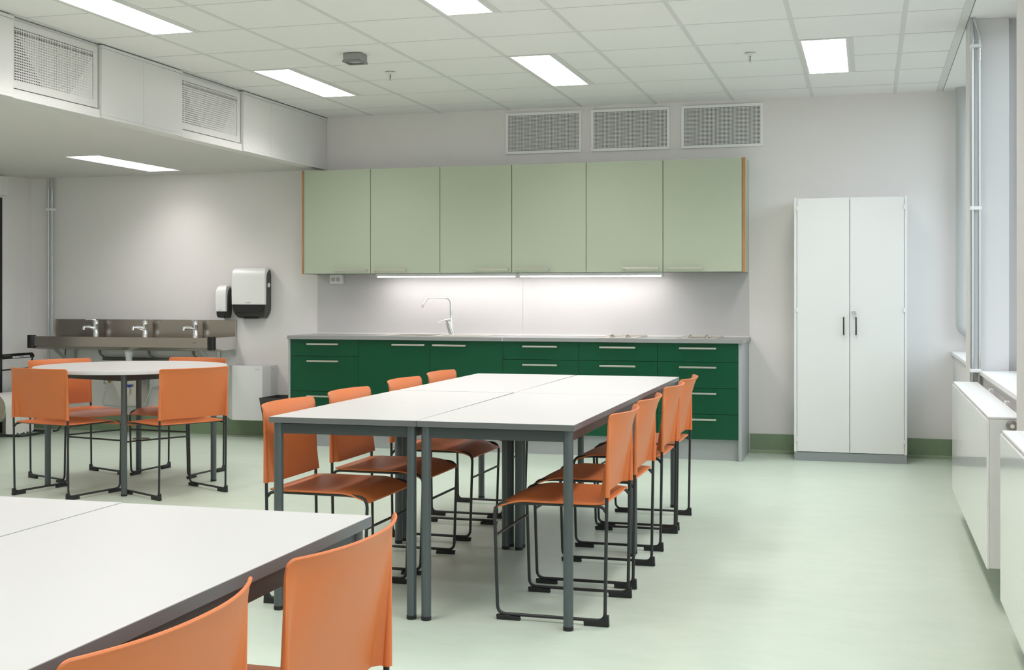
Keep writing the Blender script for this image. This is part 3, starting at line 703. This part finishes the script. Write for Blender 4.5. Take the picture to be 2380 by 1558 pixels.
# wall bin
t = thing('waste_bin', 'white metal open-topped paper bin hung on the wall below the towel dispenser', 'bin', (-5.09, YA, 0.15))
op = [(-4.893, YA-0.002), (-4.893, YA-0.125), (-4.938, YA-0.190), (-5.222, YA-0.190), (-5.285, YA-0.125), (-5.285, YA-0.002)]
ip = [(-4.896, YA-0.005), (-4.896, YA-0.1235), (-4.940, YA-0.1865), (-5.220, YA-0.1865), (-5.282, YA-0.1235), (-5.282, YA-0.005)]
m = MB(); n = 6; zb, zt2 = 0.152, 0.617
vs = [(p[0], p[1], zb) for p in op]+[(p[0], p[1], zt2) for p in op]+[(p[0], p[1], zt2) for p in ip]+[(p[0], p[1], zb+0.004) for p in ip]
fs = [tuple(range(n-1, -1, -1))]
for i in range(n):
    j = (i+1) % n; fs += [(i, j, n+j, n+i), (n+i, n+j, 2*n+j, 2*n+i), (2*n+i, 2*n+j, 3*n+j, 3*n+i)]
fs.append(tuple(3*n+i for i in range(n))); m.add(vs, fs); m.build('body', WHITE, t, flat=True)
MB().text('KATRIN', 0.013, facing((-4.985, YA-0.1905, 0.585))).build('maker_mark', PRINTL, t)
MB().cyl((-4.8935, YA-0.085, 0.585), (-4.892, YA-0.085, 0.585), 0.003, n=10).build('screw', STEEL, t)
# small dark bin on the floor
t = thing('floor_bin', 'small dark grey bin on the floor tucked against the end of the base cabinets', 'bin', (-4.69, 9.5, 0))
m = MB(); a = (-4.80, -4.525, 9.36, 9.62); b = (-4.855, -4.515, 9.32, 9.66)
A = [(a[0], a[2]), (a[1], a[2]), (a[1], a[3]), (a[0], a[3])]; B = [(b[0], b[2]), (b[1], b[2]), (b[1], b[3]), (b[0], b[3])]
vs = [(x, y, 0.0) for x, y in A]+[(x, y, 0.365) for x, y in B]+[(x+(0.006 if x < -4.7 else -0.006), y+(0.006 if y < 9.5 else -0.006), 0.365) for x, y in B]+[(x+(0.006 if x < -4.7 else -0.006), y+(0.006 if y < 9.5 else -0.006), 0.008) for x, y in A]
fs = [(3,2,1,0)]
for i in range(4):
    j = (i+1) % 4; fs += [(i, j, 4+j, 4+i), (4+i, 4+j, 8+j, 8+i), (8+i, 8+j, 12+j, 12+i)]
fs.append((12, 13, 14, 15)); m.add(vs, fs); m.build('body', PLASTG, t)
MB().box(-4.62, -4.53, 9.313, 9.317, 0.30, 0.352).build('sticker', BLUE, t)

# ------------------------------------------------------------------ wash trough
t = thing('wash_trough', 'long stainless steel wash trough with three taps on the wall left of the dispensers', 'sink', (-6.2, YA, 0.72))
x0, x1 = -7.100, -5.284; yf = 9.330
m = MB()
prof = [(yf, 0.856), (yf, 0.770), (yf+0.04, 0.748), (9.50, 0.735), (9.60, 0.760), (YA-0.004, 0.800), (YA-0.004, 0.845), (9.60, 0.845), (9.585, 0.842), (9.575, 0.800), (9.49, 0.752), (yf+0.045, 0.765), (yf+0.028, 0.790), (yf+0.028, 0.850), (yf+0.024, 0.856)]
m.prism(prof, 'x', x0+0.002, x1-0.002)
m.build('basin', STEEL, t, bevel=0.002)
m = MB()
ep = [(yf+0.02, 0.857), (yf+0.02, 0.770), (9.50, 0.745), (YA-0.003, 0.748), (YA-0.003, 0.998), (YA-0.016, 0.998), (YA-0.016, 0.857)]
m.prism(ep, 'x', x1-0.002, x1); m.build('end_plate', mat('pale_steel', (0.66, 0.64, 0.62), 0.4, metal=0.7), t)
m = MB(); m.box(x0, x1, YA-0.008, YA-0.002, 0.845, 1.0)
m.box(x0, x0+0.002, YA-0.022, YA-0.008, 0.845, 1.0)
for xx in (-6.585, -6.09, -5.595): m.box(xx-0.012, xx+0.012, YA-0.0125, YA-0.008, 0.846, 0.992)
m.build('backsplash', STEEL, t, bevel=0.001)
MB().cyl((x0+0.025, yf+0.01, 0.752), (x0+0.025, yf+0.01, 0.868), 0.036, n=32).build('corner_bumper', PLASTB, t, bevel=0.004, label='black corner bumper')
MB().cyl((x1-0.02, yf+0.01, 0.752), (x1-0.02, yf+0.01, 0.868), 0.036, n=32).build('corner_bumper', PLASTB, t, bevel=0.004, label='black corner bumper')
MB().text('FRANKE', 0.011, facing((-5.46, yf-0.0006, 0.815))).build('maker_mark', PRINT, t)
for xx in (-6.90, -5.45):
    m = MB(); m.box(xx-0.012, xx+0.012, YA-0.012, YA, 0.52, 0.80); m.prism([(YA-0.012, 0.55), (YA-0.012, 0.585), (yf+0.08, 0.762), (yf+0.045, 0.762)], 'x', xx-0.012, xx+0.012); m.build('wall_bracket', PIPE, t)
m = MB(); m.prism([(YA-0.04, 0.748), (YA-0.04, 0.70), (YA-0.034, 0.69), (YA-0.012, 0.69), (YA-0.006, 0.70), (YA-0.006, 0.748)], 'x', -5.292, -5.288); m.build('end_bracket', PIPE, t)
m = MB(); m.lathe([(0.044, 0.735), (0.044, 0.720), (0.037, 0.718), (0.034, 0.685), (0.028, 0.678), (0.028, 0.62), (0.034, 0.615), (0.034, 0.56), (0.02, 0.55)], (-6.222, 9.53, 0), n=24)
m.tube(fillet([(-6.222, 9.53, 0.60), (-6.222, 9.62, 0.60), (-6.222, 9.62, 0.57), (-6.222, YA-0.002, 0.57)], 0.03), 0.018, 12)
m.build('drain_trap', PLASTW, t, label='white plastic bottle trap')
m = MB(); m.tube([(-6.60, 9.70, 0.655), (-5.60, 9.70, 0.655)], 0.0075, 8); m.tube([(-6.60, 9.70, 0.64), (-5.60, 9.70, 0.64)], 0.006, 8)
for xx in (-6.60, -6.10, -5.66):
    m.tube(fillet([(xx, 9.63, 0.765), (xx, 9.66, 0.69), (xx+0.03, 9.70, 0.655)], 0.02), 0.007, 8); m.cyl((xx, 9.645, 0.735), (xx, 9.66, 0.70), 0.012, n=12)
m.tube(fillet([(-6.98, 9.69, 0.735), (-6.98, 9.68, 0.64), (-6.93, 9.66, 0.60)], 0.03), 0.006, 8)
m.build('supply_pipes', PIPED, t)
# trough taps
def trough_tap(x, lab, lever_dir):
    t = thing('basin_tap', lab, 'tap', (x, 9.635, 0.8475), 'chrome taps on the wash trough')
    m = MB(); m.lathe([(0.025, 0.8475), (0.025, 0.849), (0.0235, 0.852), (0.023, 0.945), (0.025, 0.952), (0.025, 0.972), (0.020, 0.990), (0.008, 0.996)], (x, 9.635, 0), n=24); m.build('body', CHROME, t)
    m = MB(); m.tube([(x, 9.635, 0.915), (x-0.035, 9.59, 0.932), (x-0.060, 9.55, 0.932)], [0.018, 0.0155, 0.0135], 14); m.cyl((x-0.060, 9.55, 0.940), (x-0.062, 9.547, 0.910), 0.014, n=14); m.build('spout', CHROME, t)
    dx, dy = lever_dir
    m = MB(); m.tube([(x, 9.635, 0.992), (x+dx*0.5, 9.635+dy*0.5, 1.002), (x+dx, 9.635+dy, 0.998)], [0.011, 0.007, 0.004], 10); m.build('lever', CHROME, t)
trough_tap(-6.628, 'chrome tap at the left of the wash trough, lever pointing left', (-0.07, -0.05))
trough_tap(-6.130, 'chrome tap in the middle of the wash trough, lever pointing right', (0.065, 0.0))
trough_tap(-5.632, 'chrome tap at the right of the wash trough beside the soap dispenser', (0.01, -0.07))
# steel sediment tank under the trough
t = thing('sediment_tank', 'stainless steel tank with a blue valve on the wall under the wash trough', 'tank', (-6.25, 9.62, 0.24))
m = MB(); m.prism([(-6.43, 0.50), (-6.145, 0.50), (-6.155, 0.24), (-6.31, 0.24)], 'y', 9.56, 9.72); m.build('body', STEELL, t, bevel=0.006)
m = MB(); m.cyl((-6.238, 9.56, 0.405), (-6.238, 9.535, 0.405), 0.008, n=10); m.cyl((-6.238, 9.537, 0.415), (-6.238, 9.537, 0.345), 0.0075, n=10); m.cyl((-6.238, 9.537, 0.365), (-6.238, 9.537, 0.357), 0.012, n=10); m.build('valve', STEELL, t)
m = MB(); m.box(-6.268, -6.208, 9.530, 9.544, 0.416, 0.432); m.box(-6.252, -6.224, 9.530, 9.544, 0.408, 0.416); m.build('valve_handle', BLUE, t, bevel=0.003)
m = MB(); m.tube(fillet([(-6.44, 9.54, 0.46), (-6.50, 9.54, 0.25), (-6.30, 9.54, 0.235), (-6.08, 9.54, 0.235), (-5.98, 9.54, 0.47)], 0.03), 0.006, 8); m.tube(fillet([(-6.52, 9.60, 0.43), (-6.44, 9.54, 0.435), (-6.47, 9.54, 0.49), (-6.52, 9.60, 0.43)], 0.01), 0.006, 8)
m.build('cradle', PIPE, t)
m = MB(); m.cyl((-6.46, 9.55, 0.455), (-6.42, 9.55, 0.455), 0.012, n=12); m.build('fitting', BRASS, t)
m = MB(); m.prism([(-6.08, 0.50), (-5.94, 0.50), (-5.94, 0.43), (-6.10, 0.40)], 'y', 9.66, 9.67); m.box(-5.965, -5.935, 9.69, YA, 0.30, 0.50); m.build('mounting', PIPE, t)
# floor drain
t = thing('floor_drain', 'small round steel floor drain under the round table', 'drain', (-5.92, 9.25, 0))
MB().lathe([(0.075, 0.0005), (0.074, 0.003), (0.0, 0.003)], (-5.92, 9.25, 0), n=32).build('ring', STEEL, t)
m = MB()
for i in range(8):
    a = i*PI/4; m.cyl((-5.92+0.045*math.cos(a), 9.25+0.045*math.sin(a), 0.003), (-5.92+0.045*math.cos(a), 9.25+0.045*math.sin(a), 0.0035), 0.012, n=10)
m.build('holes', RED, t)

# ------------------------------------------------------------------ pipes in the left corner
def pipe_pair(xs, y, z0, z1, zcl, zc2, name, label, r):
    t = thing(name, label, 'pipes', ((xs[0]+xs[1])/2, y, z0))
    for x in xs:
        p = MB().cyl((x, y, z0), (x, y, z1), r, n=16).build('pipe', PIPE, t)
        m = MB()
        if zcl:
            for dz in (-0.035, 0.035): m.cyl((x, y, zcl+dz-0.01), (x, y, zcl+dz+0.01), r*1.5, n=16)
            m.cyl((x, y, zcl-0.03), (x, y, zcl+0.03), r*1.2, n=16); m.build('coupling', PIPE, p)
    for z in zc2: MB().box(min(xs)-0.018, max(xs)+0.018, y-0.016, YA, z-0.012, z+0.012).build('clamp', PLASTW, t, bevel=0.003)
    return t
pipe_pair((-7.163, -7.124), 9.69, 0.86, ZS, 2.13, (1.995,), 'corner_pipes', 'pair of thin zinc water pipes in the back left corner beside the wash trough', 0.0085)
m = MB(); m.cyl((-7.163, 9.69, 0.25), (-7.163, 9.69, 0.86), 0.0085, n=12); m.build('pipe', PIPE, bpy.data.objects['corner_pipes'])

# ------------------------------------------------------------------ paper roll stand at the left edge
t = thing('paper_roll_stand', 'black floor stand with a big white paper roll and cutter bar by the left wall', 'paper stand', (-7.15, 9.2, 0))
m = MB()
m.prism([(-7.135, 0.668), (-7.085, 0.668), (-7.085, 0.690), (-7.105, 0.712), (-7.125, 0.712)], 'y', 8.985, 9.395); m.build('cutter_bar', PLASTB, t, bevel=0.003)
m = MB(); m.box(-7.0845, -7.083, 9.10, 9.33, 0.674, 0.690); m.build('bar_label', PRINTL, t)
MB().text('KATRIN', 0.016, Matrix.Translation((-7.0826, 9.215, 0.682)) @ Matrix.Rotation(PI/2, 4, 'Z') @ Matrix.Rotation(PI/2, 4, 'X')).build('maker_mark', PLASTB, t)
m = MB(); m.tube([(-7.11, 8.99, 0.575), (-7.11, 9.395, 0.575)], 0.007, 8)
for y in (8.985, 9.40):
    m.tube(fillet([(-7.11, y, 0.68), (-7.16, y, 0.30), (-7.16, y, 0.02), (-6.93, y, 0.02)], 0.04), 0.008, 8)
m.tube(fillet([(-7.30, 8.99, 0.02), (-6.93, 8.99, 0.02), (-6.90, 9.05, 0.02), (-6.90, 9.34, 0.02), (-6.93, 9.40, 0.02), (-7.30, 9.40, 0.02)], 0.04), 0.011, 10)
m.tube(fillet([(-6.90, 9.40, 0.02), (-6.86, 9.42, 0.025), (-6.83, 9.44, 0.10), (-6.83, 9.45, 0.14)], 0.03), 0.008, 8)
m.build('frame', BLACK, t)
m = MB(); m.cyl((-7.205, 9.005, 0.247), (-7.205, 9.385, 0.247), 0.125, n=48)
for i in range(len(m.f)):
    if len(m.f[i]) > 4: m.m[i] = 1
m.build('paper_roll', [PAPER, PAPERE], t, label='thick white paper roll')
MB().cyl((-7.205, 8.995, 0.247), (-7.205, 9.395, 0.247), 0.028, n=20).build('roll_core', PLASTB, t)
pts = [(-7.0795, 0.247), (-7.079, 0.15), (-7.085, 0.03)]
m = MB(); n = 26
top = []; bot = []
for i in range(n+1):
    y = 9.01+0.37*i/n; zb_ = 0.012+0.010*((i*7) % 3)/2+0.006*math.sin(i*1.3)
    top.append((-7.0795, y, 0.247)); bot.append((-7.083, y, zb_))
vs = top+bot+[(x+0.0006, y, z) for x, y, z in top]+[(x+0.0006, y, z) for x, y, z in bot]; k = n+1
fs = []
for i in range(n): fs += [(i, i+1, k+i+1, k+i), (2*k+i, 3*k+i, 3*k+i+1, 2*k+i+1), (k+i, k+i+1, 3*k+i+1, 3*k+i)]
m.add(vs, fs); m.build('loose_sheet', PAPER, t)

# ------------------------------------------------------------------ right side: pipes, radiators
t = thing('pillar_pipes', 'pair of zinc heating pipes with white clamps on the window pillar', 'pipes', (0.56, 7.23, 0))
yp = 7.222
pa = MB().tube([(0.544, yp, 0.05), (0.544, yp, 2.729)], 0.0092, 14).build('pipe', PIPE, t)
m = MB()
for dz in (-0.028, 0, 0.028): m.cyl((0.544, yp, 2.63+dz-0.005), (0.544, yp, 2.63+dz+0.005), 0.0122, n=14)
m.cyl((0.544, yp, 2.598), (0.544, yp, 2.662), 0.0106, n=14); m.build('coupling', PIPE, pa)
pb = MB().tube(fillet([(0.580, yp, 0.05), (0.580, yp, 2.640), (0.553, yp-0.012, 2.712), (0.552, yp-0.012, 2.729)], 0.035), 0.0078, 14).build('pipe', PIPE, t)
m = MB()
for dz in (-0.028, 0, 0.028): m.cyl((0.580, yp, 2.528+dz-0.005), (0.580, yp, 2.528+dz+0.005), 0.0105, n=14)
m.cyl((0.580, yp, 2.496), (0.580, yp, 2.560), 0.0092, n=14); m.build('coupling', PIPE, pb)
for z in (2.574, 1.688, 0.80): MB().box(0.533, 0.590, yp-0.015, 7.26, z-0.010, z+0.010).build('clamp', PLASTW, t, bevel=0.003)
t = thing('drain_pipe', 'fat grey-painted drain pipe in the far window corner', 'pipe', (0.668, 9.63, 0.9))
MB().tube(fillet([(0.668, 9.62, 2.729), (0.668, 9.62, 0.975), (0.79, 9.645, 0.93)], 0.05), 0.056, 28).build('pipe', PIPEP, t)
MB().cyl((0.668, 9.62, 1.335), (0.668, 9.62, 1.060), 0.0575, n=28).build('sleeve', PIPEP, t)

def radiator(y0, y1, lab):
    xa, xb, za, zb = 0.438, 0.568, 0.152, 0.742
    t = thing('radiator', lab, 'radiator', ((xa+xb)/2, (y0+y1)/2, za), 'white panel radiators under the windows')
    MB().box(xa, xa+0.010, y0+0.002, y1-0.002, za, zb-0.012).build('front_panel', GLOSSW, t, bevel=0.003)
    m = MB(); m.box(xa+0.010, xb, y0, y1, za+0.004, zb-0.010); m.build('body', WHITE, t, bevel=0.002)
    m = MB(); m.box(xa+0.006, xb, y0-0.001, y1+0.001, zb-0.010, zb); m.build('top_cover', WHITE, t, bevel=0.003)
    m = MB(); m.box(xa+0.052, xa+0.0535, y0+0.05, y1-0.05, zb, zb+0.0006); m.box(xa+0.10, xa+0.1015, y0+0.05, y1-0.05, zb, zb+0.0006); m.build('top_joint', TBAR, t)
    for f in (0.32, 0.68):
        yy = y0+(y1-y0)*f
        m = MB(); m.box(xb, XR-0.0015, yy-0.03, yy+0.03, zb-0.06, zb-0.03); m.box(xb, XR-0.012, yy-0.02, yy+0.02, zb-0.03, zb+0.010); m.build('wall_hook', PLASTW, t, bevel=0.002)
    m = MB(); m.lathe([(0.021, y0), (0.021, y0-0.010), (0.015, y0-0.012), (0.014, y0-0.024), (0.0, y0-0.024)], (0.528, 0, zb-0.033), 'y', n=24); m.build('valve', VALVE, t)
    m = MB(); m.lathe([(0.008, y0-0.022), (0.008, y0-0.026), (0.0, y0-0.026)], (0.528, 0, zb-0.033), 'y', n=12); m.build('valve_stem', PLASTW, t)
radiator(5.115, 7.175, 'long white radiator under the window beyond the nearer one, beside the pillar pipes')
radiator(2.55, 4.605, 'white radiator at the right edge of the photo, nearest the camera')
